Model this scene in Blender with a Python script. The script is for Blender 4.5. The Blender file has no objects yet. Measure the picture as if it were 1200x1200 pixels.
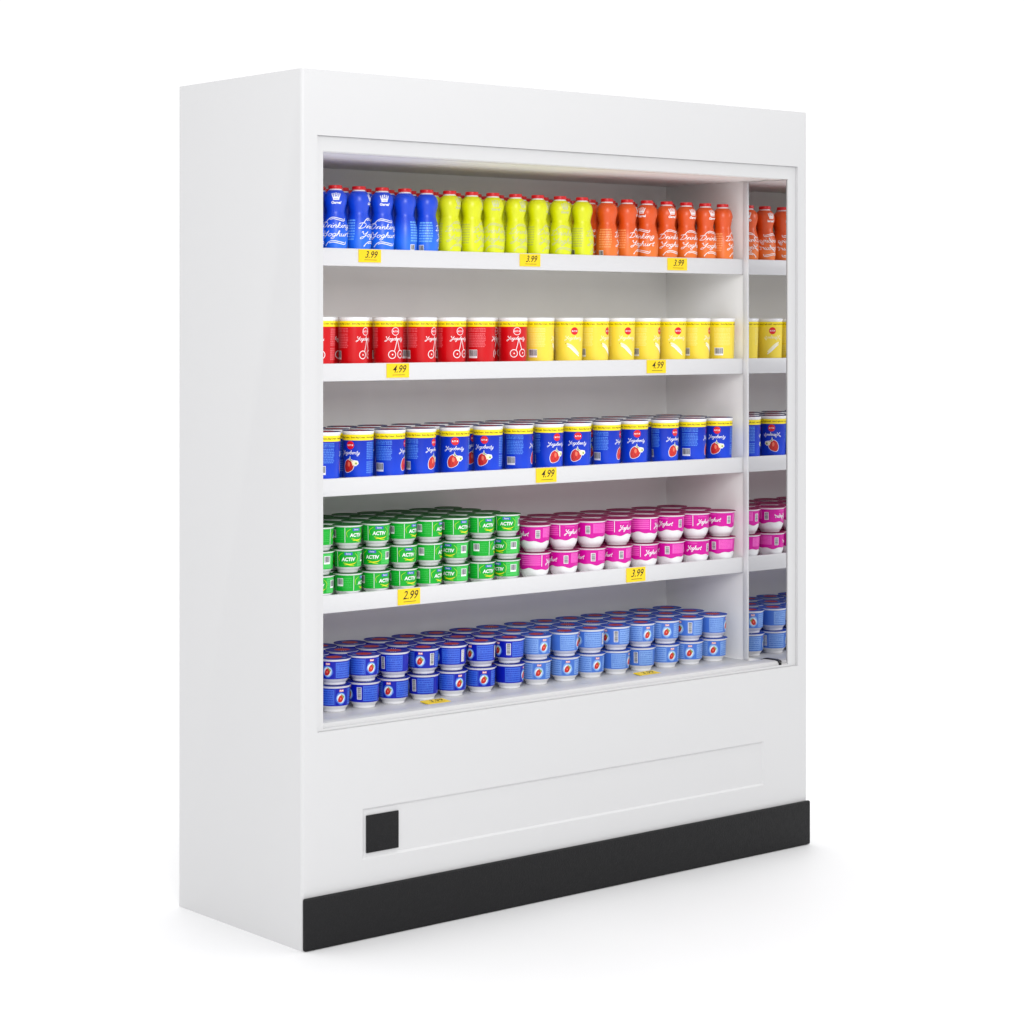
import bpy, bmesh, math, random
from math import sin, cos, pi, radians, asin, atan2
from mathutils import Vector
random.seed(7)
S = bpy.context.scene
COL = S.collection

# ------------------------------------------------------------------ camera
TH = 0.69698
CAM = Vector((-2.9264, -4.2367, 1.4138))
cam = bpy.data.cameras.new('camera')
camo = bpy.data.objects.new('camera', cam); COL.objects.link(camo)
camo.location = CAM
# view direction in cabinet coordinates is (sin(TH), cos(TH)): rotate the -Z axis onto it
camo.rotation_euler = (radians(90), 0, -TH)
cam.sensor_width = 36.0
cam.lens = 2656.06 / 1200 * 36
cam.shift_y = -(600 - 382.9) / 1200
cam.clip_end = 500
cam.clip_start = 0.05
S.camera = camo

# ------------------------------------------------------------------ world and lamps
w = bpy.data.worlds.new('World'); S.world = w; w.use_nodes = True
nt_ = w.node_tree; bg = nt_.nodes['Background']
# studio: white backdrop behind the case, dimmer room in front of it, brighter overhead
tc_ = nt_.nodes.new('ShaderNodeTexCoord')
dp_ = nt_.nodes.new('ShaderNodeVectorMath'); dp_.operation = 'DOT_PRODUCT'
nt_.links.new(tc_.outputs['Generated'], dp_.inputs[0]); dp_.inputs[1].default_value = (sin(TH), cos(TH), 0.25)
mr_ = nt_.nodes.new('ShaderNodeMapRange'); mr_.interpolation_type = 'SMOOTHSTEP'
nt_.links.new(dp_.outputs['Value'], mr_.inputs['Value'])
mr_.inputs['From Min'].default_value = -0.5; mr_.inputs['From Max'].default_value = 0.75
WF, WB = 0.62, 1.08
mr_.inputs['To Min'].default_value = WF; mr_.inputs['To Max'].default_value = WB
bg.inputs['Color'].default_value = (1, 1, 1, 1)
sp_ = nt_.nodes.new('ShaderNodeSeparateXYZ'); nt_.links.new(tc_.outputs['Generated'], sp_.inputs[0])
mz_ = nt_.nodes.new('ShaderNodeMapRange'); mz_.interpolation_type = 'SMOOTHSTEP'
nt_.links.new(sp_.outputs['Z'], mz_.inputs['Value'])
mz_.inputs['From Min'].default_value = 0.3; mz_.inputs['From Max'].default_value = 0.95
mz_.inputs['To Min'].default_value = 0.0; mz_.inputs['To Max'].default_value = WT = 1.0
ad_ = nt_.nodes.new('ShaderNodeMath'); ad_.operation = 'ADD'
nt_.links.new(mr_.outputs[0], ad_.inputs[0]); nt_.links.new(mz_.outputs[0], ad_.inputs[1])
nt_.links.new(ad_.outputs[0], bg.inputs['Strength'])

def area(name, loc, target, size, power, col=(1, 1, 1)):
    l = bpy.data.lights.new(name, 'AREA'); l.shape = 'RECTANGLE'
    l.size, l.size_y = size; l.energy = power; l.color = col
    o = bpy.data.objects.new(name, l); COL.objects.link(o); o.location = loc
    d = Vector(target) - Vector(loc)
    o.rotation_euler = d.to_track_quat('-Z', 'Y').to_euler()
    return o
# area('softbox_overhead', (0.2, -1.5, 5.0), (0.4, -0.9, 0.0), (6.0, 6.0), 150)
area('softbox_key', (-2.4, -4.6, 3.2), (0.9, 0.2, 1.6), (1.2, 2.4), 56).data.spread = radians(110)

vs = S.view_settings
vs.view_transform = 'Standard'; vs.look = 'None'; vs.gamma = 1; vs.exposure = 0
vs.use_curve_mapping = False
S.render.engine = 'CYCLES'

# ------------------------------------------------------------------ materials
def lin(c):
    r = []
    for v in c:
        v /= 255.0
        r.append(v / 12.92 if v <= 0.04045 else ((v + 0.055) / 1.055) ** 2.4)
    return (*r, 1)

def mat(name, col, rough=0.4, metal=0.0, noise=0.0, nscale=30, bump=0.0, bscale=200, spec=0.5, coat=0.0, grad=None, sss=0):
    m = bpy.data.materials.new(name); m.use_nodes = True
    nt = m.node_tree; b = nt.nodes['Principled BSDF']
    c = lin(col)
    b.inputs['Base Color'].default_value = c
    b.inputs['Roughness'].default_value = rough
    b.inputs['Metallic'].default_value = metal
    b.inputs['Specular IOR Level'].default_value = spec
    b.inputs['Coat Weight'].default_value = coat
    tc = nt.nodes.new('ShaderNodeTexCoord')
    src = None
    if grad:                                  # printed colour run along the height: (h0, h1, other colour)
        sx = nt.nodes.new('ShaderNodeSeparateXYZ'); nt.links.new(tc.outputs['Object'], sx.inputs[0])
        mr = nt.nodes.new('ShaderNodeMapRange'); nt.links.new(sx.outputs['Z'], mr.inputs['Value'])
        mr.inputs['From Min'].default_value = grad[0]; mr.inputs['From Max'].default_value = grad[1]
        mx = nt.nodes.new('ShaderNodeMix'); mx.data_type = 'RGBA'
        nt.links.new(mr.outputs[0], mx.inputs['Factor'])
        mx.inputs[6].default_value = lin(grad[2]); mx.inputs[7].default_value = c
        src = mx.outputs[2]
    if noise:
        n = nt.nodes.new('ShaderNodeTexNoise'); n.inputs['Scale'].default_value = nscale
        n.inputs['Detail'].default_value = 4
        nt.links.new(tc.outputs['Object'], n.inputs['Vector'])
        mr = nt.nodes.new('ShaderNodeMapRange'); nt.links.new(n.outputs['Fac'], mr.inputs['Value'])
        mr.inputs['From Min'].default_value = 0.3; mr.inputs['From Max'].default_value = 0.7
        mr.inputs['To Min'].default_value = 1 - noise; mr.inputs['To Max'].default_value = 1 + noise * 0.5
        mx = nt.nodes.new('ShaderNodeVectorMath'); mx.operation = 'SCALE'
        if src: nt.links.new(src, mx.inputs[0])
        else: mx.inputs[0].default_value = c[:3]
        nt.links.new(mr.outputs[0], mx.inputs['Scale'])
        src = mx.outputs[0]
        r2 = nt.nodes.new('ShaderNodeMapRange'); nt.links.new(n.outputs['Fac'], r2.inputs['Value'])
        r2.inputs['To Min'].default_value = rough * 0.8; r2.inputs['To Max'].default_value = min(1, rough * 1.2)
        nt.links.new(r2.outputs[0], b.inputs['Roughness'])
    if src: nt.links.new(src, b.inputs['Base Color'])
    if bump:
        n = nt.nodes.new('ShaderNodeTexNoise'); n.inputs['Scale'].default_value = bscale
        n.inputs['Detail'].default_value = 3
        nt.links.new(tc.outputs['Object'], n.inputs['Vector'])
        bp = nt.nodes.new('ShaderNodeBump'); bp.inputs['Strength'].default_value = bump
        bp.inputs['Distance'].default_value = 0.002
        nt.links.new(n.outputs['Fac'], bp.inputs['Height'])
        nt.links.new(bp.outputs[0], b.inputs['Normal'])
    return m

M = {}
M['floor'] = mat('studio_floor', (223, 223, 224), 0.55, noise=0.01, nscale=2, spec=0.25)
M['paint'] = mat('white_powder_coat', (206, 206, 207), 0.42, noise=0.004, nscale=4, bump=0.02, bscale=500, spec=0.3)
M['inner'] = mat('white_inner_sheet', (248, 247, 246), 0.5, noise=0.02, nscale=6, spec=0.3)
M['trim'] = mat('white_trim', (216, 216, 218), 0.35)
M['shelf'] = mat('white_shelf_enamel', (236, 236, 238), 0.3, noise=0.01, nscale=8)
M['black'] = mat('black_textured_plastic', (18, 18, 20), 0.6, noise=0.15, nscale=60, bump=0.8, bscale=260, spec=0.3)
M['blackcap'] = mat('black_end_cap', (16, 16, 18), 0.5)
M['mirror'] = mat('mirror_glass', (222, 222, 224), 0.015, metal=1.0)
M['white'] = mat('white_plastic', (240, 240, 242), 0.32)
M['tag'] = mat('yellow_tag_card', (250, 214, 10), 0.5, noise=0.05, nscale=40)
M['ink'] = mat('black_ink', (34, 28, 16), 0.5)
M['tagink'] = mat('faint_tag_ink', (112, 92, 12), 0.5)
M['pwhite'] = mat('white_print', (246, 246, 250), 0.35)
M['pgold'] = mat('dull_gold_ink', (120, 84, 16), 0.4)
M['pyellow'] = mat('yellow_print', (255, 232, 20), 0.28)
M['redcap'] = mat('red_cap_plastic', (214, 20, 28), 0.3)
M['logored'] = mat('red_logo_print', (222, 12, 32), 0.3)
M['berry'] = mat('strawberry_print', (214, 40, 34), 0.3, noise=0.35, nscale=260)
M['berrylight'] = mat('strawberry_light_print', (244, 120, 90), 0.3)
M['leaf'] = mat('leaf_print', (150, 172, 74), 0.35, noise=0.2, nscale=200)
M['cream'] = mat('cream_print', (250, 246, 206), 0.35)
M['grey'] = mat('barcode_ink', (40, 40, 46), 0.4)
M['btl_blue'] = mat('blue_bottle', (8, 70, 216), 0.36, spec=0.6, grad=(0.03, 0.085, (24, 112, 240)))
M['btl_lime'] = mat('lime_bottle', (222, 228, 0), 0.36, spec=0.6, grad=(0.03, 0.085, (224, 232, 4)))
M['btl_orange'] = mat('orange_bottle', (226, 84, 16), 0.36, spec=0.6, grad=(0.03, 0.085, (238, 118, 36)))
M['azure_ink'] = mat('azure_text_print', (110, 178, 246), 0.35)
M['limeink'] = mat('silver_print_on_lime', (206, 210, 160), 0.35)
M['paleorange'] = mat('pale_orange_print', (250, 160, 96), 0.35)
M['palelime'] = mat('pale_lime_print', (200, 206, 90), 0.35)
M['tub_red'] = mat('red_tub_print', (206, 6, 18), 0.3, spec=0.35)
M['tub_redtext'] = mat('pink_text_print', (226, 92, 100), 0.3)
M['tub_yellow'] = mat('pale_yellow_tub_print', (246, 220, 74), 0.3, spec=0.35)
M['tub_yeltext'] = mat('pale_yellow_text_print', (250, 232, 120), 0.3)
M['tub_blue'] = mat('blue_tub_print', (10, 44, 178), 0.3, spec=0.35, grad=(0.02, 0.1, (12, 66, 214)))
M['tub_bluetext'] = mat('light_blue_text_print', (76, 132, 226), 0.3)
M['navy'] = mat('navy_lid_foil', (10, 12, 96), 0.5, spec=0.2)
M['green'] = mat('green_cup_print', (6, 172, 44), 0.3, spec=0.35, noise=0.1, nscale=60)
M['greenlt'] = mat('light_green_print', (62, 198, 84), 0.28)
M['lidgreen'] = mat('green_lid_foil', (8, 96, 28), 0.5, spec=0.2)
M['badge'] = mat('blue_badge_print', (56, 96, 196), 0.3)
M['limep'] = mat('lime_swoosh_print', (176, 222, 24), 0.3)
M['pink'] = mat('magenta_cup_print', (214, 8, 160), 0.3, spec=0.35, noise=0.08, nscale=60)
M['pinklt'] = mat('light_pink_print', (240, 92, 196), 0.28)
M['lidpink'] = mat('magenta_lid_foil', (150, 4, 86), 0.5, spec=0.2)
M['cupblue'] = mat('deep_blue_cup_print', (6, 26, 176), 0.3, spec=0.35)
M['cupbluelt'] = mat('blue_text_panel_print', (60, 108, 222), 0.28)
M['cupblueln'] = mat('blue_text_line_print', (22, 58, 196), 0.3)
M['halo'] = mat('pale_halo_print', (176, 214, 246), 0.3)
M['cupsky'] = mat('light_blue_cup_print', (74, 122, 214), 0.3, spec=0.35)
M['cupskylt'] = mat('pale_blue_text_panel_print', (130, 172, 236), 0.28)
M['cupskyln'] = mat('pale_blue_text_line_print', (82, 128, 214), 0.3)
M['lidblue'] = mat('blue_lid_foil', (10, 30, 150), 0.5, spec=0.2)
M['lidsky'] = mat('light_blue_lid_foil', (34, 74, 178), 0.5, spec=0.2)
M['lidprint'] = mat('dark_red_lid_print', (190, 52, 40), 0.5, spec=0.2, noise=0.3, nscale=150)

# ------------------------------------------------------------------ helpers
def tag(o, label=None, cat=None, group=None, kind=None):
    if label: o['label'] = label
    if cat: o['category'] = cat
    if group: o['group'] = group
    if kind: o['kind'] = kind
    return o

def empty(name, loc=(0, 0, 0), rz=0.0):
    o = bpy.data.objects.new(name, None); COL.objects.link(o)
    o.location = loc; o.rotation_euler = (0, 0, rz); o.empty_display_size = 0.02
    return o

def obj(name, bm, mats, parent=None, smooth=True, recalc=True):
    if recalc: bmesh.ops.recalc_face_normals(bm, faces=bm.faces[:])
    me = bpy.data.meshes.new(name); bm.to_mesh(me); bm.free()
    for m in (mats if isinstance(mats, list) else [mats]): me.materials.append(m)
    o = bpy.data.objects.new(name, me); COL.objects.link(o)
    if parent: o.parent = parent
    if smooth:
        for p in me.polygons: p.use_smooth = True
        me.set_sharp_from_angle(angle=radians(35))
    return o

def box(bm, x0, x1, y0, y1, z0, z1, bev=0.0, seg=2, mi=0):
    r = bmesh.ops.create_cube(bm, size=1)
    vs_ = r['verts']
    for v in vs_:
        v.co = Vector((x0 + (v.co.x + .5) * (x1 - x0), y0 + (v.co.y + .5) * (y1 - y0), z0 + (v.co.z + .5) * (z1 - z0)))
    fs = set(f for v in vs_ for f in v.link_faces)
    for f in fs: f.material_index = mi
    if bev:
        es = list(set(e for v in vs_ for e in v.link_edges))
        bmesh.ops.bevel(bm, geom=es, offset=bev, segments=seg, affect='EDGES', profile=0.5, clamp_overlap=True)

def lathe(bm, prof, seg=40, mi=0, close_bottom=True, close_top=True):
    """prof: list of (r, z[, material])"""
    rings = []
    for p in prof:
        rings.append([bm.verts.new((p[0] * sin(2 * pi * k / seg), -p[0] * cos(2 * pi * k / seg), p[1])) for k in range(seg)])
    for i in range(len(rings) - 1):
        m = prof[i][2] if len(prof[i]) > 2 else mi
        for k in range(seg):
            f = bm.faces.new((rings[i][k], rings[i][(k + 1) % seg], rings[i + 1][(k + 1) % seg], rings[i + 1][k]))
            f.material_index = m
    if close_bottom:
        f = bm.faces.new(rings[0][::-1]); f.material_index = prof[0][2] if len(prof[0]) > 2 else mi
    if close_top:
        f = bm.faces.new(rings[-1]); f.material_index = prof[-1][2] if len(prof[-1]) > 2 else mi

def interp(prof, h):
    for (r0, h0), (r1, h1) in zip(prof[:-1], prof[1:]):
        if h0 <= h <= h1: return r0 + (r1 - r0) * (h - h0) / max(1e-9, h1 - h0)
    return prof[0][0] if h < prof[0][1] else prof[-1][0]

def spline(pts, n=6):
    out = []
    P = [pts[0]] + list(pts) + [pts[-1]]
    for i in range(1, len(P) - 2):
        for k in range(n):
            t = k / n
            a, b, c, d = P[i - 1], P[i], P[i + 1], P[i + 2]
            out.append(tuple(0.5 * (2 * b[j] + (c[j] - a[j]) * t + (2 * a[j] - 5 * b[j] + 4 * c[j] - d[j]) * t * t + (3 * b[j] - a[j] - 3 * c[j] + d[j]) * t ** 3) for j in range(2)))
    out.append(tuple(pts[-1]))
    return out

class Wrap:
    """flat artwork (arc length, height) laid round a turned surface"""
    def __init__(s, bm, prof, R, off=0.0):
        s.bm, s.prof, s.R, s.a0 = bm, prof, R, off
    def v(s, a, h, lay):
        r = interp(s.prof, h) + 0.00022 + 0.00012 * lay
        t = a / s.R + s.a0
        return s.bm.verts.new((r * sin(t), -r * cos(t), h))
    def rect(s, a0, a1, h0, h1, mi, lay=1):
        n = max(1, int(abs(a1 - a0) / 0.004)); m = max(1, int(abs(h1 - h0) / 0.006))
        g = [[s.v(a0 + (a1 - a0) * i / n, h0 + (h1 - h0) * j / m, lay) for i in range(n + 1)] for j in range(m + 1)]
        for j in range(m):
            for i in range(n):
                s.bm.faces.new((g[j][i], g[j][i + 1], g[j + 1][i + 1], g[j + 1][i])).material_index = mi
    def star(s, pts, mi, lay=1, c=None):
        n = len(pts)
        if c is None: c = (sum(p[0] for p in pts) / n, sum(p[1] for p in pts) / n)
        cv = s.v(c[0], c[1], lay); prev = None
        for q in (0.4, 0.72, 1.0):
            ring = [s.v(c[0] + (p[0] - c[0]) * q, c[1] + (p[1] - c[1]) * q, lay) for p in pts]
            for k in range(n):
                if prev is None: f = s.bm.faces.new((cv, ring[k], ring[(k + 1) % n]))
                else: f = s.bm.faces.new((prev[k], ring[k], ring[(k + 1) % n], prev[(k + 1) % n]))
                f.material_index = mi
            prev = ring
    def disc(s, a, h, ra, rh, mi, lay=1, n=20):
        s.star([(a + ra * cos(2 * pi * k / n), h + rh * sin(2 * pi * k / n)) for k in range(n)], mi, lay, (a, h))
    def stroke(s, pts, wd, mi, lay=2, n=5, taper=False, sp=True):
        P = spline(pts, n) if sp and len(pts) > 2 else list(pts)
        L = []; N = len(P)
        for i, p in enumerate(P):
            q0 = P[max(0, i - 1)]; q1 = P[min(N - 1, i + 1)]
            dx, dy = q1[0] - q0[0], q1[1] - q0[1]; d = math.hypot(dx, dy) or 1
            ww = wd * 0.5 * ((0.35 + 0.65 * sin(pi * (i + .5) / N)) if taper else 1)
            nx, ny = -dy / d * ww, dx / d * ww
            L.append((s.v(p[0] + nx, p[1] + ny, lay), s.v(p[0] - nx, p[1] - ny, lay)))
        for i in range(N - 1):
            s.bm.faces.new((L[i][0], L[i][1], L[i + 1][1], L[i + 1][0])).material_index = mi
    def ring(s, a, h, r, wd, mi, lay=2):
        s.stroke([(a + r * cos(2 * pi * k / 22), h + r * sin(2 * pi * k / 22)) for k in range(23)], wd, mi, lay, sp=False)
    def text(s, body, a, h, size, mi, lay=2, shear=0.0, bold=0.0, sx=1.0):
        """upright lettering from Blender's built-in font, centred on (a, h)"""
        vs_, fs = text_mesh(body, size, shear, bold)
        V = [s.v(a + x * sx, h + y, lay) for x, y in vs_]
        for f in fs:
            try: s.bm.faces.new([V[i] for i in f]).material_index = mi
            except ValueError: pass
    def script(s, word, a, h, xh, wd, mi, lay=2, slant=0.3, width=None, swash=True):
        strokes, adv = [], 0.0
        for ch in word:
            g, ad = GLYPH[ch]
            for st in g: strokes.append([(x + adv, y) for x, y in st])
            adv += ad
        kx = (width / adv) if width else xh
        for st in strokes:
            s.stroke([(a + (x - adv / 2) * kx + slant * (y - .5) * xh, h + (y - .5) * xh) for x, y in st], wd, mi, lay, n=4)

GLYPH = {
 'D': ([[(0.45, 2.0), (0.35, 1.0), (0.15, 0.05)], [(-0.25, 1.75), (0.3, 2.1), (1.0, 1.95), (1.35, 1.3), (1.1, 0.4), (0.5, -0.02), (-0.1, 0.1)]], 1.6),
 'Y': ([[(-0.1, 1.6), (0.1, 2.0), (0.25, 1.4), (0.45, 1.0), (0.85, 1.2), (1.15, 2.0)], [(1.15, 2.0), (0.95, 0.8), (0.6, -0.5), (0.2, -0.7), (0.15, -0.2), (0.9, 0.3), (1.2, 0.5)]], 1.35),
 'r': ([[(0, .1), (.22, 1.0), (.22, 0.05)], [(.22, .6), (.45, .98), (.66, .9)]], .68),
 'i': ([[(0, .1), (.2, 1.0), (.2, .2), (.4, 0), (.52, .1)], [(.26, 1.42), (.32, 1.6)]], .5),
 'n': ([[(0, .5), (.15, 1), (.15, 0)], [(.15, .5), (.42, 1), (.6, .8), (.6, .2), (.75, 0), (.92, .15)]], .88),
 'k': ([[(0, .3), (.3, 1.5), (.2, 2), (.12, 1.5), (.12, 0)], [(.62, 1.0), (.15, .5), (.5, .05), (.85, .1)]], .82),
 'g': ([[(.65, .9), (.3, 1), (.08, .5), (.3, .03), (.6, .4), (.66, 1.0)], [(.66, 1.0), (.6, -.5), (.32, -.95), (.06, -.6), (.4, -.1), (.88, .2)]], .86),
 'o': ([[(.4, 1), (.1, .75), (.1, .25), (.38, 0), (.64, .35), (.6, .8), (.4, 1), (.85, .75)]], .8),
 'h': ([[(0, .3), (.3, 1.5), (.2, 2), (.12, 1.5), (.12, 0)], [(.12, .5), (.4, 1), (.58, .8), (.58, .2), (.75, 0), (.92, .15)]], .88),
 'u': ([[(0, .6), (.1, 1), (.1, .3), (.3, 0), (.55, .3), (.6, 1)], [(.6, 1), (.6, .2), (.75, 0), (.9, .15)]], .88),
 't': ([[(.28, 1.7), (.2, .3), (.4, 0), (.6, .15)], [(-.05, 1.1), (.55, 1.2)]], .6),
 'b': ([[(0, .3), (.32, 1.5), (.2, 2), (.12, 1.5), (.12, .15), (.45, 0), (.62, .5), (.4, .95), (.8, .8)]], .8),
 'e': ([[(.05, .45), (.5, .6), (.42, 1), (.15, .85), (.08, .3), (.35, 0), (.7, .2)]], .68),
 'y': ([[(0, .6), (.1, 1), (.1, .4), (.32, .05), (.56, .4), (.62, 1)], [(.62, 1), (.56, -.5), (.3, -.95), (.04, -.6), (.4, -.1), (.85, .2)]], .85),
}
GLYPH['a'] = GLYPH['g'][0][:1] + [[(.66, 1), (.66, .15), (.85, .1)]], .85

_TC = {}
def text_mesh(body, size, shear=0.0, bold=0.0):
    key = (body, size, shear, bold)
    if key in _TC: return _TC[key]
    c = bpy.data.curves.new('lettering', 'FONT'); c.body = body; c.size = size; c.shear = shear
    c.align_x = 'CENTER'; c.align_y = 'CENTER'; c.offset = bold; c.resolution_u = 3
    t = bpy.data.objects.new('lettering', c); COL.objects.link(t)
    dg = bpy.context.evaluated_depsgraph_get(); dg.update()
    me = bpy.data.meshes.new_from_object(t.evaluated_get(dg))
    bm = bmesh.new(); bm.from_mesh(me)
    bmesh.ops.triangulate(bm, faces=bm.faces[:])
    bm.verts.ensure_lookup_table()
    vs_ = [(v.co.x, v.co.y) for v in bm.verts]
    fs = [[v.index for v in f.verts] for f in bm.faces]
    bm.free(); bpy.data.meshes.remove(me)
    bpy.data.objects.remove(t); bpy.data.curves.remove(c)
    _TC[key] = (vs_, fs)
    return _TC[key]

# ------------------------------------------------------------------ setting
bm = bmesh.new()
bmesh.ops.create_grid(bm, x_segments=1, y_segments=1, size=60)
fl = obj('floor', bm, M['floor'], smooth=False); tag(fl, kind='structure')

# ------------------------------------------------------------------ cabinet
W, D, H = 1.6745, 0.5227, 2.0
CX0, CX1, CZ0, CZ1 = .0432, 1.6364, .490, 1.850      # cut-out in the front
IX0, IX1, IZ0, IZ1 = .0654, 1.607, .4955, 1.8145     # inner edge of the frame
YB = .488                                            # back wall
CEIL = 1.8185
DECK = .4905
fridge = empty('refrigerated_display_case', (0, 0, 0))
tag(fridge, 'tall open white refrigerated display case with black kick plate, stocked with yoghurt', 'display fridge')

bm = bmesh.new()
xs = [0, CX0, .1704, 1.503, CX1, W]; zs = [0, .182, .2997, CZ0, CZ1, H]
g = {}
for i, x in enumerate(xs):
    for j, z in enumerate(zs): g[i, j] = bm.verts.new((x, 0, z))
for i in range(5):
    for j in range(5):
        if i in (1, 2, 3) and j == 3: continue
        if i == 2 and j == 1: continue
        bm.faces.new((g[i, j], g[i + 1, j], g[i + 1, j + 1], g[i, j + 1]))
# shallow pressed recess in the lower panel
rin = [bm.verts.new((x, .0036, z)) for x, z in ((.1754, .187), (1.498, .187), (1.498, .2947), (.1754, .2947))]
rout = [g[2, 1], g[3, 1], g[3, 2], g[2, 2]]
for k in range(4): bm.faces.new((rout[k], rout[(k + 1) % 4], rin[(k + 1) % 4], rin[k]))
bm.faces.new(rin)
# cut-out rim, shoulder behind the frame, and the cold chamber
ro = [g[1, 3], g[2, 3], g[3, 3], g[4, 3], g[4, 4], g[3, 4], g[2, 4], g[1, 4]]
r1 = [bm.verts.new((v.co.x, .013, v.co.z)) for v in ro]
for k in range(8): bm.faces.new((ro[k], ro[(k + 1) % 8], r1[(k + 1) % 8], r1[k]))
ix = [IX0 - .0012, .1704, 1.503, IX1 + .0012]
r2 = [bm.verts.new((x, .013, IZ0 - .006)) for x in ix] + [bm.verts.new((x, .013, CEIL)) for x in ix[::-1]]
for k in range(8): bm.faces.new((r1[k], r1[(k + 1) % 8], r2[(k + 1) % 8], r2[k]))
r3 = [bm.verts.new((v.co.x, YB, v.co.z)) for v in r2]
for k in range(8): 
    f = bm.faces.new((r2[k], r2[(k + 1) % 8], r3[(k + 1) % 8], r3[k])); f.material_index = 1
f = bm.faces.new(r3); f.material_index = 1
# outside shell
bk = [bm.verts.new(c) for c in ((0, D, 0), (W, D, 0), (W, D, H), (0, D, H))]
left = [g[0, j] for j in range(6)]; right = [g[5, j] for j in range(6)]
bot = [g[i, 0] for i in range(6)]; top = [g[i, 5] for i in range(6)]
bm.faces.new(left + [bk[3], bk[0]]); bm.faces.new(right + [bk[2], bk[1]])
bm.faces.new(bot + [bk[1], bk[0]]); bm.faces.new(top + [bk[2], bk[3]])
bm.faces.new(bk)
bmesh.ops.recalc_face_normals(bm, faces=bm.faces[:])
es = [e for e in bm.edges if all(abs(v.co.y) < 1e-6 for v in e.verts) and (all(abs(v.co.x) < 1e-6 for v in e.verts) or all(abs(v.co.x - W) < 1e-6 for v in e.verts))]
bmesh.ops.bevel(bm, geom=es, offset=.009, segments=5, affect='EDGES', profile=0.5)
es = [e for e in bm.edges if all(abs(v.co.z - H) < 1e-6 for v in e.verts) and len(e.link_faces) == 2 and e.calc_face_angle(0) > 1]
bmesh.ops.bevel(bm, geom=es, offset=.0015, segments=2, affect='EDGES', profile=0.5)
obj('cabinet_body', bm, [M['paint'], M['inner']], fridge, recalc=True)

# frame round the opening, set back in the cut-out
bm = bmesh.new()
def ringbox(bm, X0, X1, Z0, Z1, x0, x1, z0, z1, y0, y1):
    o = [(X0, Z0), (X1, Z0), (X1, Z1), (X0, Z1)]; i = [(x0, z0), (x1, z0), (x1, z1), (x0, z1)]
    vo = [[bm.verts.new((x, y, z)) for x, z in o] for y in (y0, y1)]
    vi = [[bm.verts.new((x, y, z)) for x, z in i] for y in (y0, y1)]
    for k in range(4):
        n = (k + 1) % 4
        bm.faces.new((vo[0][k], vo[0][n], vi[0][n], vi[0][k]))
        bm.faces.new((vo[1][k], vo[1][n], vi[1][n], vi[1][k]))
        bm.faces.new((vo[0][k], vo[0][n], vo[1][n], vo[1][k]))
        bm.faces.new((vi[0][k], vi[0][n], vi[1][n], vi[1][k]))
ringbox(bm, CX0 + .0005, CX1 - .0005, CZ0 + .0005, CZ1 - .0005, IX0, IX1, IZ0, IZ1, .008, .0125)
es = [e for e in bm.edges if all(v.co.y < .01 and IX0 - .001 < v.co.x < IX1 + .001 and IZ0 - .001 < v.co.z < IZ1 + .001 for v in e.verts)]
bmesh.ops.bevel(bm, geom=es, offset=.0016, segments=3, affect='EDGES', profile=0.5)
obj('opening_frame', bm, M['paint'], fridge)

# base tray with its raised front nosing
prof = [(.4875, DECK), (.125, DECK), (.112, DECK + .0018), (.100, DECK + .0075), (.088, DECK + .0115), (.050, DECK + .0120), (.041, DECK + .0105), (.0365, DECK + .006), (.0355, DECK + .001), (.0310, DECK + .001), (.0310, DECK - .0008), (.4875, DECK - .0008)]
bm = bmesh.new()
e0 = [bm.verts.new((IX0 + .001, y, z)) for y, z in prof]; e1 = [bm.verts.new((1.5985, y, z)) for y, z in prof]
for k in range(len(prof)):
    n = (k + 1) % len(prof); bm.faces.new((e0[k], e0[n], e1[n], e1[k]))
bm.faces.new(e0); bm.faces.new(e1)
obj('base_tray', bm, M['paint'], fridge)
bm = bmesh.new()
pc = [(.118, DECK + .0005), (.104, DECK + .0085), (.089, DECK + .0140), (.050, DECK + .0146), (.038, DECK + .0120), (.0325, DECK + .004), (.0325, DECK), (.118, DECK)]
e0 = [bm.verts.new((1.5990, y, z)) for y, z in pc]; e1 = [bm.verts.new((1.6060, y, z)) for y, z in pc]
for k in range(len(pc)):
    n = (k + 1) % len(pc); bm.faces.new((e0[k], e0[n], e1[n], e1[k]))
bm.faces.new(e0); bm.faces.new(e1)
obj('end_cap', bm, M['blackcap'], fridge)

# ceiling liner with pressed ribs
bm = bmesh.new()
cz = 1.8180
pr = [(.031, cz - .003), (.060, cz - .003), (.064, cz - .0006)]
y = .10
while y < .46:
    pr += [(y, cz - .0006), (y + .004, cz - .0022), (y + .016, cz - .0022), (y + .020, cz - .0006)]; y += .045
pr += [(.4875, cz - .0006), (.4875, cz), (.031, cz)]
e0 = [bm.verts.new((IX0 + .001, a, b)) for a, b in pr]; e1 = [bm.verts.new((IX1 - .0005, a, b)) for a, b in pr]
for k in range(len(pr)):
    n = (k + 1) % len(pr); bm.faces.new((e0[k], e0[n], e1[n], e1[k]))
bm.faces.new(e0); bm.faces.new(e1)
obj('ceiling_liner', bm, M['inner'], fridge)

# mirror on the right cheek, and the white trim behind it
bm = bmesh.new(); box(bm, 1.6050, 1.6078, .0135, .1560, .4990, 1.8140)
obj('side_mirror', bm, M['mirror'], fridge, smooth=False)
bm = bmesh.new(); box(bm, 1.6025, 1.6078, .1562, .1745, .4912, 1.8140, .0012)
obj('mirror_trim', bm, M['trim'], fridge)

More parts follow.
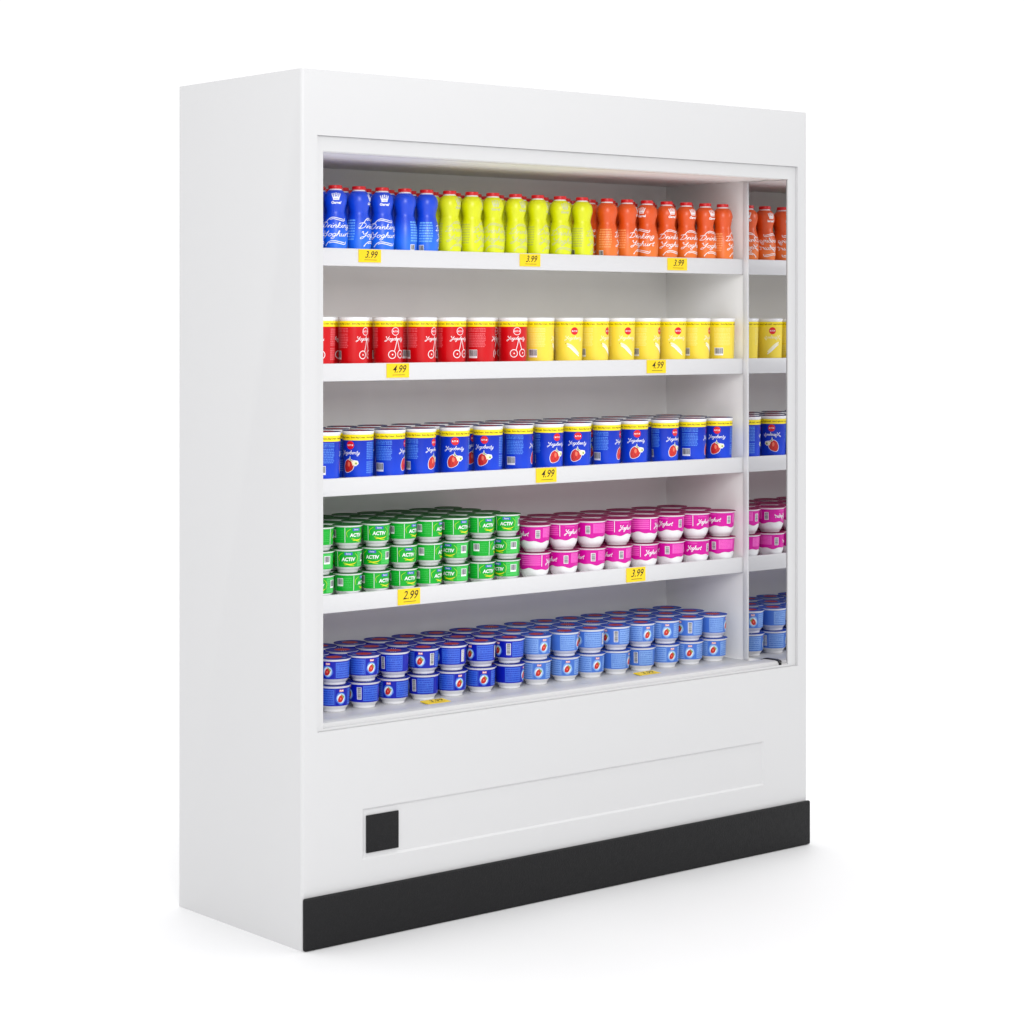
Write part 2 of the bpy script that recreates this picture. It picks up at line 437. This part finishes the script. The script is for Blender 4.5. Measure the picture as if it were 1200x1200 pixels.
# shelves
LIP = [1.6015, 1.3260, 1.0520, .7745]
YF = .176
for z in LIP:
    bm = bmesh.new()
    box(bm, .0665, 1.6058, YF, YF + .012, z - .0425, z, .0014, mi=0)
    box(bm, .0665, 1.6058, YF + .0125, .4872, z - .0300, z - .0100, mi=1)
    obj('shelf', bm, [M['trim'], M['inner']], fridge)

# kick plate and black service cover
bm = bmesh.new(); box(bm, .0005, W - .0005, -.0125, -.0006, .001, .1197, .0045, 4)
obj('kick_plate', bm, M['black'], fridge)
bm = bmesh.new(); box(bm, .1815, .2745, -.0012, .0034, .1955, .2825, .0015, 2)
obj('service_cover', bm, M['black'], fridge)

# ------------------------------------------------------------------ price tags
def price_tag(text, x0, x1, z0, z1, label, flat=None):
    t = empty('price_tag', ((x0 + x1) / 2, YF - .0022, (z0 + z1) / 2))
    tag(t, label, 'price tag', 'yellow price tags')
    ww, hh = (x1 - x0) / 2, (z1 - z0) / 2
    bm = bmesh.new(); box(bm, -ww, ww, -.0006, .0020, -hh, hh)
    obj('card', bm, M['tag'], t, smooth=False)
    bm = bmesh.new()
    vs_, fs = text_mesh(text, hh * 1.50, 0.35, 0.00012)
    V = [bm.verts.new((ww * .06 + x * .9, -.0009, hh * .16 + y)) for x, y in vs_]
    for f in fs: bm.faces.new([V[i] for i in f])
    n0 = len(bm.faces)
    def r(a0, a1, b0, b1):
        f = bm.faces.new([bm.verts.new((a, -.0009, b)) for a, b in ((a0, b0), (a1, b0), (a1, b1), (a0, b1))]); f.material_index = 1
    r(-ww * .52, ww * .62, -hh * .66, -hh * .585)
    obj('price_print', bm, [M['ink'], M['tagink']], t, smooth=False, recalc=False)
    if flat:
        t.location = flat[0]; t.rotation_euler = flat[1]
    return t
price_tag('3.99', .286, .352, 1.5690, 1.6000, 'yellow 3.99 price tag under the blue bottles')
price_tag('3.99', .7925, .8605, 1.5680, 1.5995, 'yellow 3.99 price tag under the lime green bottles')
price_tag('3.99', 1.3130, 1.3850, 1.5665, 1.5992, 'yellow 3.99 price tag under the orange bottles')
price_tag('4.99', .3700, .4375, 1.2900, 1.3245, 'yellow 4.99 price tag under the red tubs')
price_tag('4.99', 1.2365, 1.3055, 1.2895, 1.3250, 'yellow 4.99 price tag under the pale yellow tubs')
price_tag('4.99', .8470, .9155, 1.0140, 1.0510, 'yellow 4.99 price tag under the row of big blue tubs')
price_tag('2.99', .4040, .4715, .7350, .7735, 'yellow 2.99 price tag under the green cups')
price_tag('3.99', 1.1620, 1.2300, .7360, .7735, 'yellow 3.99 price tag under the magenta cups')
price_tag('3.99', 0, .068, 0, .036, 'yellow price tag lying on the base tray before the dark blue cups', ((.503, .152, DECK + .0036), (radians(-86), 0, radians(0))))
price_tag('3.99', 0, .068, 0, .036, 'yellow price tag lying on the base tray before the light blue cups', ((1.213, .148, DECK + .0036), (radians(-86), 0, radians(0))))

# ------------------------------------------------------------------ products
def barcode(wr, a0, a1, h0, h1, mw, mk, vertical=False, lay=2):
    wr.rect(a0, a1, h0, h1, mw, lay)
    rnd = random.Random(3)
    if not vertical:
        x = a0 + .0012
        while x < a1 - .0016:
            wd = rnd.choice((.0007, .0011, .0018)); wr.rect(x, min(x + wd, a1 - .001), h0 + (h1 - h0) * .22, h1 - .0012, mk, lay + 1); x += wd + rnd.choice((.0007, .0012))
    else:
        x = h0 + .0015
        while x < h1 - .0018:
            wd = rnd.choice((.0007, .0011, .0016)); wr.rect(a0 + .0015, a1 - .0012, x, x + wd, mk, lay + 1); x += wd + rnd.choice((.0007, .0011))

def textlines(wr, a0, a1, h0, h1, n, mi, lay=1, fill=.5, seed=1, ragged=True):
    rnd = random.Random(seed)
    st = (h1 - h0) / n
    for k in range(n):
        hh = h1 - (k + .5) * st
        if ragged:
            x = a0
            while x < a1 - .002:
                l = rnd.uniform(.003, .009); wr.rect(x, min(a1, x + l), hh - st * fill / 2, hh + st * fill / 2, mi, lay); x += l + .0009
        else: wr.rect(a0, a1, hh - st * fill / 2, hh + st * fill / 2, mi, lay)

# --- drinking yoghurt bottle
BP = [(.0262, 0), (.0280, .004), (.0292, .015), (.0302, .034), (.0305, .050), (.0296, .066), (.0256, .083), (.0227, .094), (.0225, .100), (.0244, .110), (.0272, .120), (.0279, .129), (.0258, .139), (.0212, .1455), (.0168, .1495)]
def fine(prof, n=5):
    return [(max(.001, r), h) for h, r in spline([(h, r) for r, h in prof], n)]
def bottle(name, body, ink, text):
    t = empty(name)
    P = fine(BP, 3)
    bm = bmesh.new()
    lathe(bm, [(.0205, .0)] + [(r, h + (0.0006 if i == 0 else 0)) for i, (r, h) in enumerate(P)], 40)
    wr = Wrap(bm, P, .0262)
    # crown emblem with a word under it
    cz_ = .1255; k = .0112
    wr.rect(-k * .62, k * .62, cz_, cz_ + .0048, 1)
    for q in (-.72, -.36, 0, .36, .72):
        a = q * k
        wr.stroke([(a * .80, cz_ + .004), (a * 1.14, cz_ + .0145 - abs(q) * .003)], .0024, 1, 2, sp=False)
        wr.disc(a * 1.2, cz_ + .0162 - abs(q) * .003, .0015, .0017, 1, 3, 10)
    wr.rect(-k * .55, k * .55, cz_ + .0048, cz_ + .0074, 1)
    wr.rect(-k * .40, k * .40, cz_ + .0022, cz_ + .0031, 0, 3)
    wr.text('Gerval', 0, .1190, .0086, 1, 2, .15, .0004)
    # swirls and script
    for h0 in (.0800, .0240):
        wr.stroke([(-.0225, h0 - .0055), (-.0170, h0 + .0005), (-.0080, h0 + .0042), (.0070, h0 + .0016), (.0190, h0 - .0012)], .0018, 1, 2)
        wr.stroke([(-.0150, h0 - .0012), (-.0060, h0 + .0004), (.0080, h0 - .0028), (.0170, h0 - .0048), (.0215, h0 - .0030), (.0225, h0 + .0020)], .0018, 1, 3)
        wr.stroke([(-.0225, h0 - .0055), (-.0245, h0 - .0085)], .0024, 1, 2, sp=False)
    wr.script('Drinking', -.0005, .0625, .0064, .0014, 1, 4, .4, .068)
    wr.script('Yoghurt', .0010, .0420, .0066, .0014, 1, 4, .4, .064)
    # small print and barcode on the back
    wr2 = Wrap(bm, P, .0270, radians(-130))
    textlines(wr2, -.016, .016, .030, .082, 8, 2, 1, .55, 5)
    barcode(wr2, -.0165, -.0045, .008, .024, 1, 3)
    obj('body', bm, [body, ink, text, M['grey']], t)
    bm = bmesh.new(); lathe(bm, [(.0158, .1490), (.0162, .1512), (.0150, .1516), (.0148, .1535)], 32)
    obj('neck_ring', bm, M['white'], t)
    bm = bmesh.new(); lathe(bm, [(.0150, .1528), (.0166, .1532), (.0168, .1545), (.0167, .1606), (.0158, .1616), (.0080, .1617)], 36)
    obj('cap', bm, M['redcap'], t)
    return t

# --- large tub
def tub(name, base, textm, kind, lid):
    t = empty(name)
    P = [(.0335, .0), (.0350, .010), (.0362, .050), (.0372, .095), (.0377, .1125)]
    bm = bmesh.new()
    lathe(bm, [(.0315, .0008), (.0335, 0), (.0348, .010), (.0375, .1125), (.0378, .1135), (.0386, .1145), (.0387, .1190), (.0381, .1203), (.0370, .1205), (.0366, .1190), (.0100, .1190)], 44)
    obj('tub', bm, M['white'], t)
    bm = bmesh.new(); seg = 44
    hs = [.003, .010, .05, .0980, .1118]
    rings = [[bm.verts.new(((interp(P, h) + .0002) * sin(2 * pi * k / seg), -(interp(P, h) + .0002) * cos(2 * pi * k / seg), h)) for k in range(seg)] for h in hs]
    for i in range(len(hs) - 1):
        for k in range(seg):
            bm.faces.new((rings[i][k], rings[i][(k + 1) % seg], rings[i + 1][(k + 1) % seg], rings[i + 1][k])).material_index = 0 if hs[i] < .09 else 1
    R = .037
    wr = Wrap(bm, P, R)
    per = 2 * pi * R
    for q in range(6): wr.text('Extra Big Cream', per * (q + .5) / 6, .1050, .0052, 2, 2, 0, .00012)
    # logo
    if kind == 'red': wr.ring(0, .0865, .0094, .0013, 4); wr.disc(0, .0865, .0088, .0088, 3, 1)
    else: wr.disc(0, .0865, .0100, .0100, 3, 1); 
    wr.rect(-.0072, .0072, .0846, .0884, 4, 2)
    wr.text('Rudi', 0, .0868, .0058, 3, 3, 0, .0002)
    sm = 4 if kind != 'yellow' else 8
    wr.script('Yogobenty', -.001, .0672, .0046, .0010, sm, 3, .4, .050)
    if kind == 'blue':
        b = [(-.016, .024), (-.0175, .034), (-.014, .046), (-.007, .052), (-.001, .052), (.006, .047), (.0065, .036), (.003, .027), (-.005, .022), (-.012, .021)]
        bs = spline(b + [b[0]], 3)[:-1]
        wr.star([((p[0] + .0055) * 1.3 - .0055, (p[1] - .037) * 1.07 + .037) for p in bs], 4, 1)
        wr.star([((p[0] + .0055) * 1.18 - .0055, p[1]) for p in bs], 5, 2)
        wr.disc(-.0045, .0405, .0035, .006, 9, 3)
        f = [(.002, .0475), (.010, .049), (.018, .0475), (.0195, .042), (.014, .0375), (.006, .038)]
        wr.star([((p[0] - .011) * 1.16 + .011, (p[1] - .043) * 1.25 + .043) for p in f], 4, 2)
        wr.star(f, 8, 3); wr.disc(.0145, .0425, .0028, .0026, 6, 4)
        wr.star([(-.001, .061), (.001, .0535), (.0065, .050), (.001, .048), (-.005, .0505), (-.0035, .054)], 4, 3)
        wr.star([(-.001, .059), (.0005, .0525), (.0045, .050), (.001, .0485), (-.003, .0510), (-.002, .054)], 6, 4)
    if kind == 'red':
        for a, h in ((-.0085, .0300), (.0165, .0310)):
            wr.ring(a, h, .0095, .0017, 4); wr.ring(a + .001, h, .0062, .0010, 5); wr.disc(a + .0008, h, .0018, .0018, 4, 2)
        wr.stroke([(-.0030, .038), (.001, .052), (.0045, .068)], .0016, 4, 3); wr.stroke([(.0135, .040), (.009, .054), (.0045, .068)], .0016, 4, 3)
    if kind == 'yellow':
        b = spline([(-.021, .054), (-.012, .049), (-.003, .041), (.006, .033), (.014, .027)], 4)
        wr.stroke(b, .0085, 8, 2, taper=True, sp=False)
        wr.stroke([(x + .001, h - .006) for x, h in b], .004, 4, 3, taper=True, sp=False)
        wr.disc(-.0235, .0545, .0010, .0013, 2, 3, 8)
    # text blocks right and left of the picture, barcode under the left one
    d = R * pi / 180
    textlines(wr, 64 * d, 132 * d, .052, .0940, 10, 7, 1, .62, 2)
    textlines(wr, 64 * d, 132 * d, .018, .0480, 6, 7, 1, .62, 4)
    textlines(wr, -146 * d, -72 * d, .084, .0950, 3, 7, 1, .62, 6)
    textlines(wr, -146 * d, -72 * d, .046, .0820, 9, 7, 1, .62, 8)
    barcode(wr, -146 * d, -106 * d, .0190, .0400, 4, 10)
    obj('label', bm, [base, M['pyellow'], M['pgold'], M['logored'], M['pwhite'], M['berry'], M['leaf'], textm, M['cream'] if kind != 'blue' else M['cream'], M['berrylight'], M['grey']], t)
    bm = bmesh.new(); lathe(bm, [(.0376, .1204), (.0384, .1206), (.0385, .1212), (.0374, .1214), (.0240, .1213, 0), (.0238, .12135, 1), (.001, .12135, 1)], 40)
    obj('lid', bm, [lid, M['lidprint'] if kind == 'blue' else lid], t)
    return t

# --- small cups: profile helper (height Hc, rim radius Rr)
def small_cup(name, Hc, Rr, art, lidm, lidprint=None, wavy=False, lab=(.24, .90), foot=.66):
    t = empty(name)
    R1, R0 = Rr * .915, Rr * .87
    hb, ht = Hc * lab[0], Hc * lab[1]
    P = [(R0, hb), (R1, ht), (Rr * .93, Hc)]
    bm = bmesh.new()
    rf = Rr * foot
    pr = [(rf * .90, .0015), (rf * .96, 0), (rf, .0012), (rf * 1.015, hb * .40), (rf * 1.06, hb * .45), (R0 * .92, hb * .82), (R0 * .99, hb * .99), (R1, ht), (R1 * 1.002, Hc * .940), (Rr * .985, Hc * .950), (Rr, Hc * .956), (Rr, Hc * .972), (Rr * .97, Hc * .975), (Rr * .2, Hc * .975)]
    if wavy: pr[3:7] = [(rf * 1.03, hb * .22), (rf * 1.12, hb * .30), (R0 * .89, hb * .62), (R0 * .985, hb * 1.05)]
    lathe(bm, pr, 40)
    obj('cup', bm, M['white'], t)
    bm = bmesh.new(); seg = 48
    def low(k):
        a = 2 * pi * k / seg
        return (hb * 1.32 + Hc * .028 * sin(a * 3 + .6) + Hc * .022 * sin(a * 7 + 1.4)) if wavy else hb
    rows = 4
    rings = []
    for j in range(rows):
        rg = []
        for k in range(seg):
            h = low(k) + (ht - low(k)) * j / (rows - 1); r = interp(P, h) + .0003
            rg.append(bm.verts.new((r * sin(2 * pi * k / seg), -r * cos(2 * pi * k / seg), h)))
        rings.append(rg)
    for j in range(rows - 1):
        for k in range(seg): bm.faces.new((rings[j][k], rings[j][(k + 1) % seg], rings[j + 1][(k + 1) % seg], rings[j + 1][k]))
    wr = Wrap(bm, [(r + .0001, h) for r, h in P], R1)
    ms = art(wr, R1 * pi / 180, hb, ht, Hc)
    obj('label', bm, ms, t)
    bm = bmesh.new()
    z = Hc * .974
    pl = [(Rr * .96, z, 0), (Rr * 1.006, z + .0002, 0), (Rr * 1.006, z + .0010, 0), (Rr * .93, z + .0014, 0), (Rr * .90, z + .0009, 0)]
    if lidprint: pl += [(Rr * .48, z + .0010, 1), (.001, z + .0011, 1)]
    else: pl += [(.001, z + .0010, 0)]
    lathe(bm, pl, 40)
    if lidprint:
        # some text and a leaf beside the berry on the foil
        for k in range(5):
            y0 = Rr * (.62 - .0) - k * 0
        for s in (-1, 1):
            for k in range(3):
                a = s * Rr * .66; y0 = Rr * (.12 - .13 * k)
                f = bm.faces.new([bm.verts.new((a + dx, y0 + dy, z + .0013)) for dx, dy in ((-.004, -.0009), (.004, -.0009), (.004, .0009), (-.004, .0009))]); f.material_index = 2
    obj('lid', bm, [lidm, lidprint or lidm, M['halo']], t)
    return t

def art_green(wr, d, hb, ht, Hc):
    R = wr.R
    # 0 base 1 white 2 light green 3 badge 4 lime 5 ink 6 yellow
    wr.rect(-50 * d, -48 * d, hb + .001, ht - .001, 1, 1)
    wr.rect(40 * d, 100 * d, hb + .002, ht - .002, 2, 1)
    textlines(wr, -100 * d, -54 * d, hb + .006, ht - .005, 6, 2, 1, .25, 4)
    textlines(wr, 44 * d, 60 * d, hb + .006, ht - .005, 6, 0, 2, .25, 5)
    wr.rect(-190 * d, -128 * d, hb + .002, ht - .002, 2, 1)
    wr.stroke([(-38 * d, hb + .014), (-42 * d, hb + .026), (-24 * d, ht - .004)], .0013, 4, 2, taper=True)
    wr.stroke([(36 * d, hb + .010), (41 * d, hb + .024), (28 * d, ht - .005)], .0014, 4, 2, taper=True)
    wr.rect(-16 * d, 17 * d, ht - .0092, ht - .0030, 3, 3)
    wr.text('Danny', 0, ht - .0060, .0046, 1, 4, 0, .0001)
    wr.text('ACTIV', 0, hb + .0185, .0118, 1, 3, .1, .0004, .98)
    wr.stroke([(-22 * d, hb + .0105), (-8 * d, hb + .0085), (8 * d, hb + .0045), (26 * d, hb + .0030)], .0028, 4, 2, taper=True)
    wr.stroke([(-16 * d, hb + .0060), (2 * d, hb + .0068), (22 * d, hb + .0078), (32 * d, hb + .0110)], .0020, 6, 3, taper=True)
    barcode(wr, 60 * d, 90 * d, hb + .012, ht - .007, 1, 5)
    barcode(wr, -122 * d, -94 * d, hb + .012, ht - .007, 1, 5)
    return [M['green'], M['pwhite'], M['greenlt'], M['badge'], M['limep'], M['grey'], M['pyellow']]

def art_pink(wr, d, hb, ht, Hc):
    l = hb + .014
    wr.rect(-52 * d, -49.5 * d, l, ht - .001, 1, 2)
    textlines(wr, -135 * d, -56 * d, l + .002, ht - .003, 5, 2, 1, .6, 7, ragged=False)
    wr.rect(84 * d, 150 * d, l + .003, ht - .003, 2, 1)
    textlines(wr, 90 * d, 145 * d, l + .004, ht - .004, 6, 0, 2, .25, 7)
    wr.script('Yoghurt', -2 * d, l + .0098, .0058, .0014, 1, 3, .4, .040)
    barcode(wr, 54 * d, 72 * d, l + .001, ht - .008, 1, 3, True)
    wr.rect(-30 * d, 10 * d, ht - .006, ht - .0045, 2, 2)
    return [M['pink'], M['pwhite'], M['pinklt'], M['grey']]

def art_blue_factory(base, panel, line, variant):
    def art(wr, d, hb, ht, Hc):
        mid = (hb + ht) / 2
        textpan = ((-92, -28), (62, 128)) if variant == 'A' else ((-92, -28), (30, 104))
        for q, (a, b) in enumerate(textpan):
            wr.rect(a * d, b * d, hb + .003, ht - .003, 2, 1)
            textlines(wr, (a + 3) * d, (b - 3) * d, hb + .005, ht - .005, 6, 3, 2, .46, 3 + q)
        wr.rect(-26 * d, -24.5 * d, hb + .001, ht - .001, 2, 1)
        # berry with halo
        o = -.0008; c = mid - .003
        wr.star([(o + .0135 * cos(2 * pi * k / 24) * (1 + .06 * sin(5 * k)), c + .0150 * sin(2 * pi * k / 24) * (1 + .06 * cos(7 * k))) for k in range(24)], 2, 2)
        wr.star([(o + .0110 * cos(2 * pi * k / 24) * (1 + .06 * sin(7 * k)), c + .0122 * sin(2 * pi * k / 24)) for k in range(24)], 7, 3)
        wr.star([(o - .0006 + .0088 * cos(2 * pi * k / 24), c + .0098 * sin(2 * pi * k / 24)) for k in range(24)], 1, 4)
        b = [(-.0070, -.0075), (-.0072, -.001), (-.0035, .0055), (.001, .0075), (.0052, .0050), (.0055, -.001), (.002, -.0075), (-.003, -.0090)]
        wr.star(spline([(o + x * 1.08, c + y * 1.05) for x, y in b + [b[0]]], 3)[:-1], 4, 5)
        wr.disc(o - .0012, c - .001, .0020, .0024, 8, 6, 10)
        wr.star([(o + .004, c + .0075), (o + .0085, c + .004), (o + .0065, c - .001), (o + .004, c + .002), (o - .001, c + .0115), (o + .001, c + .010)], 5, 7)
        wr.rect(-.0055, .0055, ht - .0085, ht - .0035, 8, 3)
        wr.text('Rudi', 0, ht - .0058, .0050, 1, 4, 0, .0002)
        if variant == 'A': barcode(wr, 38 * d, 56 * d, hb + .007, ht - .006, 1, 6, True)
        else: barcode(wr, 112 * d, 128 * d, hb + .007, ht - .006, 1, 6, True)
        return [base, M['pwhite'], panel, line, M['berry'], M['leaf'], M['grey'], M['halo'], M['berrylight']]
    return art

# ------------------------------------------------------------------ placing
def face(x, y): return atan2(CAM.x - x, -(CAM.y - y))      # a product turned to the aisle corner the shopper stands in
protos = {}
def put(key, x, y, z, phi, label, cat, group, pool):
    root = pool[key]
    if not root.get('_used'):
        root['_used'] = 1; o = root
    else:
        o = root.copy(); COL.objects.link(o)
        for ch in [c for c in pool_children[key]]:
            c = ch.copy(); COL.objects.link(c); c.parent = o
    o.location = (x, y, z)
    o.rotation_euler = (0, 0, face(x, y) + radians(phi))
    for k_, v_ in (('label', label), ('category', cat), ('group', group)): o[k_] = v_
    return o

pool = {
 'b_blue': bottle('drinking_yoghurt_bottle', M['btl_blue'], M['pwhite'], M['azure_ink']),
 'b_lime': bottle('drinking_yoghurt_bottle', M['btl_lime'], M['limeink'], M['palelime']),
 'b_orange': bottle('drinking_yoghurt_bottle', M['btl_orange'], M['pwhite'], M['paleorange']),
 't_red': tub('yoghurt_tub', M['tub_red'], M['tub_redtext'], 'red', M['white']),
 't_yellow': tub('yoghurt_tub', M['tub_yellow'], M['tub_yeltext'], 'yellow', M['white']),
 't_blue': tub('yoghurt_tub', M['tub_blue'], M['tub_bluetext'], 'blue', M['navy']),
 'c_green': small_cup('yoghurt_cup', .0577, .0368, art_green, M['lidgreen'], lab=(.25, .91), foot=.66),
 'c_pink': small_cup('yoghurt_cup', .0715, .0430, art_pink, M['lidpink'], wavy=True, lab=(.30, .92), foot=.62),
 'c_blueA': small_cup('yoghurt_cup', .0645, .0408, art_blue_factory(M['cupblue'], M['cupbluelt'], M['cupblueln'], 'A'), M['lidblue'], M['lidprint'], foot=.67),
 'c_blueB': small_cup('yoghurt_cup', .0645, .0408, art_blue_factory(M['cupblue'], M['cupbluelt'], M['cupblueln'], 'B'), M['lidblue'], M['lidprint'], foot=.67),
 'c_skyA': small_cup('yoghurt_cup', .0645, .0408, art_blue_factory(M['cupsky'], M['cupskylt'], M['cupskyln'], 'A'), M['lidsky'], M['lidprint'], foot=.67),
 'c_skyB': small_cup('yoghurt_cup', .0645, .0408, art_blue_factory(M['cupsky'], M['cupskylt'], M['cupskyln'], 'B'), M['lidsky'], M['lidprint'], foot=.67),
}
pool_children = {k: [c for c in bpy.data.objects if c.parent == v] for k, v in pool.items()}

ORD = ['', 'first', 'second', 'third', 'fourth', 'fifth', 'sixth', 'seventh', 'eighth', 'ninth', 'tenth']
ROWS = ['front row', 'second row', 'third row', 'back row']
def nth(n): return 'rightmost' if n == 1 else ORD[n] + ' from right'
rnd = random.Random(11)
jit = lambda s: rnd.uniform(-s, s)

def lay_rows(cols, ys, z, layers, Hc, what, cat, group, spread=0.0006, lay_names=None):
    """cols: list of (key chooser, x, [phi per layer, top first]) left to right, all of one colour"""
    n = len(cols)
    for i, (kf, x, phis) in enumerate(cols):
        for r, y in enumerate(ys):
            for L in range(layers):
                top = layers - 1 - L
                p = phis[top] if (r == 0 and phis is not None) else None
                if isinstance(p, tuple): key, p = p
                else: key = kf() if callable(kf) else kf
                if p is None: p = rnd.uniform(-180, 180)
                nm = lay_names[top] + ', ' if lay_names else ''
                lab = f"{what}, {nm}{ROWS[r]}, {nth(n - i)} of its colour"
                put(key, x + (jit(spread) if r else 0), y + (jit(spread)), z + L * Hc, p, lab, cat, group, pool)

# top shelf: bottles
zb = LIP[0] - .0100
ys = [.207, .277, .347]
blue = [(.101, None), (.171, None), (.241, 4), (.310, 77), (.380, 13), (.450, -167), (.518, 126)]
lime = [(.590, 58), (.662, 85), (.730, 17), (.805, 47), (.880, 78), (.957, 30), (1.033, 100)]
oran = [(1.122, 120), (1.194, 90), (1.267, -33), (1.341, 35), (1.414, 45), (1.487, 48), (1.555, 95)]
for key, A, nm in (('b_blue', blue, 'blue bottle with red cap'), ('b_lime', lime, 'lime bottle with red cap'), ('b_orange', oran, 'orange bottle with red cap')):
    lay_rows([(key, x, [p]) for x, p in A], ys, zb, 1, 0, nm, 'bottle', nm.split()[0] + ' drinking yoghurt bottles')

# second shelf: red and yellow tubs
zt = LIP[1] - .0100
ys = [.215, .312]
red = [(.100, None), (.200, -20), (.300, 51), (.404, 30), (.509, 54), (.602, 37), (.697, 92), (.803, 18)]
yel = [(.894, 95), (.994, 25), (1.086, 64), (1.179, 31), (1.273, 72), (1.370, 25), (1.461, 76), (1.558, 115)]
lay_rows([('t_red', x, [p]) for x, p in red], ys, zt, 1, 0, 'red tub with yellow band', 'yoghurt tub', 'red yoghurt tubs')
lay_rows([('t_yellow', x, [p]) for x, p in yel], ys, zt, 1, 0, 'pale yellow tub', 'yoghurt tub', 'pale yellow yoghurt tubs')

# third shelf: big blue tubs
zt = LIP[2] - .0100
ys = [.215, .315, .415]
bl = [(.115, None), (.215, 110), (.314, -30), (.410, 80), (.505, 62), (.612, 2), (.720, -14), (.822, 92), (.925, 35), (1.022, 5), (1.128, 79), (1.228, 13), (1.342, 48), (1.446, 96), (1.549, -8)]
ORD += ['eleventh', 'twelfth', 'thirteenth', 'fourteenth', 'fifteenth', 'sixteenth']
lay_rows([('t_blue', x, [p]) for x, p in bl], ys, zt, 1, 0, 'big blue tub with yellow band', 'yoghurt tub', 'big blue yoghurt tubs')

# fourth shelf: green cups three high, magenta cups two high
zc = LIP[3] - .0095
gr = [(.113, None), (.196, (100, -40, -10)), (.279, (38, 3, 75)), (.363, (15, -15, 43)), (.446, (55, 25, 35)), (.526, (65, 75, 55)), (.610, (42, -33, -33)), (.695, (35, 85, 35)), (.778, (0, -42, -42))]
lay_rows([('c_green', x, list(p) if p else None) for x, p in gr], [.210, .291, .372, .449], zc, 3, .0577, 'green cup', 'yoghurt cup', 'green yoghurt cups', lay_names=['top layer', 'middle layer', 'bottom layer'])
pk = [(.877, (-50, 80)), (.975, (38, -52)), (1.071, (-73, -52)), (1.165, (42, -45)), (1.262, (80, 40)), (1.360, (-15, -72)), (1.456, (43, 0)), (1.555, (-25, -90))]
zp = LIP[3] - .0120
lay_rows([('c_pink', x, list(p)) for x, p in pk], [.216, .312, .408], zp, 2, .0715, 'magenta cup', 'yoghurt cup', 'magenta yoghurt cups', lay_names=['top layer', 'bottom layer'])

# base tray: dark blue and light blue cups two high
A, B = 'c_blueA', 'c_blueB'
db = [(.155, None), (.248, ((B, -24), (B, 28))), (.336, ((B, 32), (A, -65))), (.426, ((A, -91), (B, -18))), (.519, ((A, -11), (A, -85))), (.608, ((B, -70), (B, 35))), (.702, ((B, -45), (B, 16))), (.797, ((A, -50), (B, 75)))]
lay_rows([((lambda: rnd.choice(['c_blueA', 'c_blueB'])), x, list(p) if p else None) for x, p in db], [.222, .313, .404], DECK, 2, .0645, 'dark blue cup', 'yoghurt cup', 'dark blue yoghurt cups', lay_names=['top layer', 'bottom layer'])
A, B = 'c_skyA', 'c_skyB'
sk = [(.888, ((B, 35), (B, 12))), (.985, ((B, 75), (B, 14))), (1.075, ((B, -53), (B, 32))), (1.166, ((A, -45), (B, 75))), (1.258, ((B, 33), (A, -68))), (1.349, ((B, 9), (B, 32))), (1.439, ((A, -42), (B, 5))), (1.531, ((B, 78), (B, 5)))]
lay_rows([((lambda: rnd.choice(['c_skyA', 'c_skyB'])), x, list(p)) for x, p in sk], [.222, .313, .404], DECK, 2, .0645, 'light blue cup', 'yoghurt cup', 'light blue yoghurt cups', lay_names=['top layer', 'bottom layer'])
for o in bpy.data.objects:
    if '_used' in o: del o['_used']
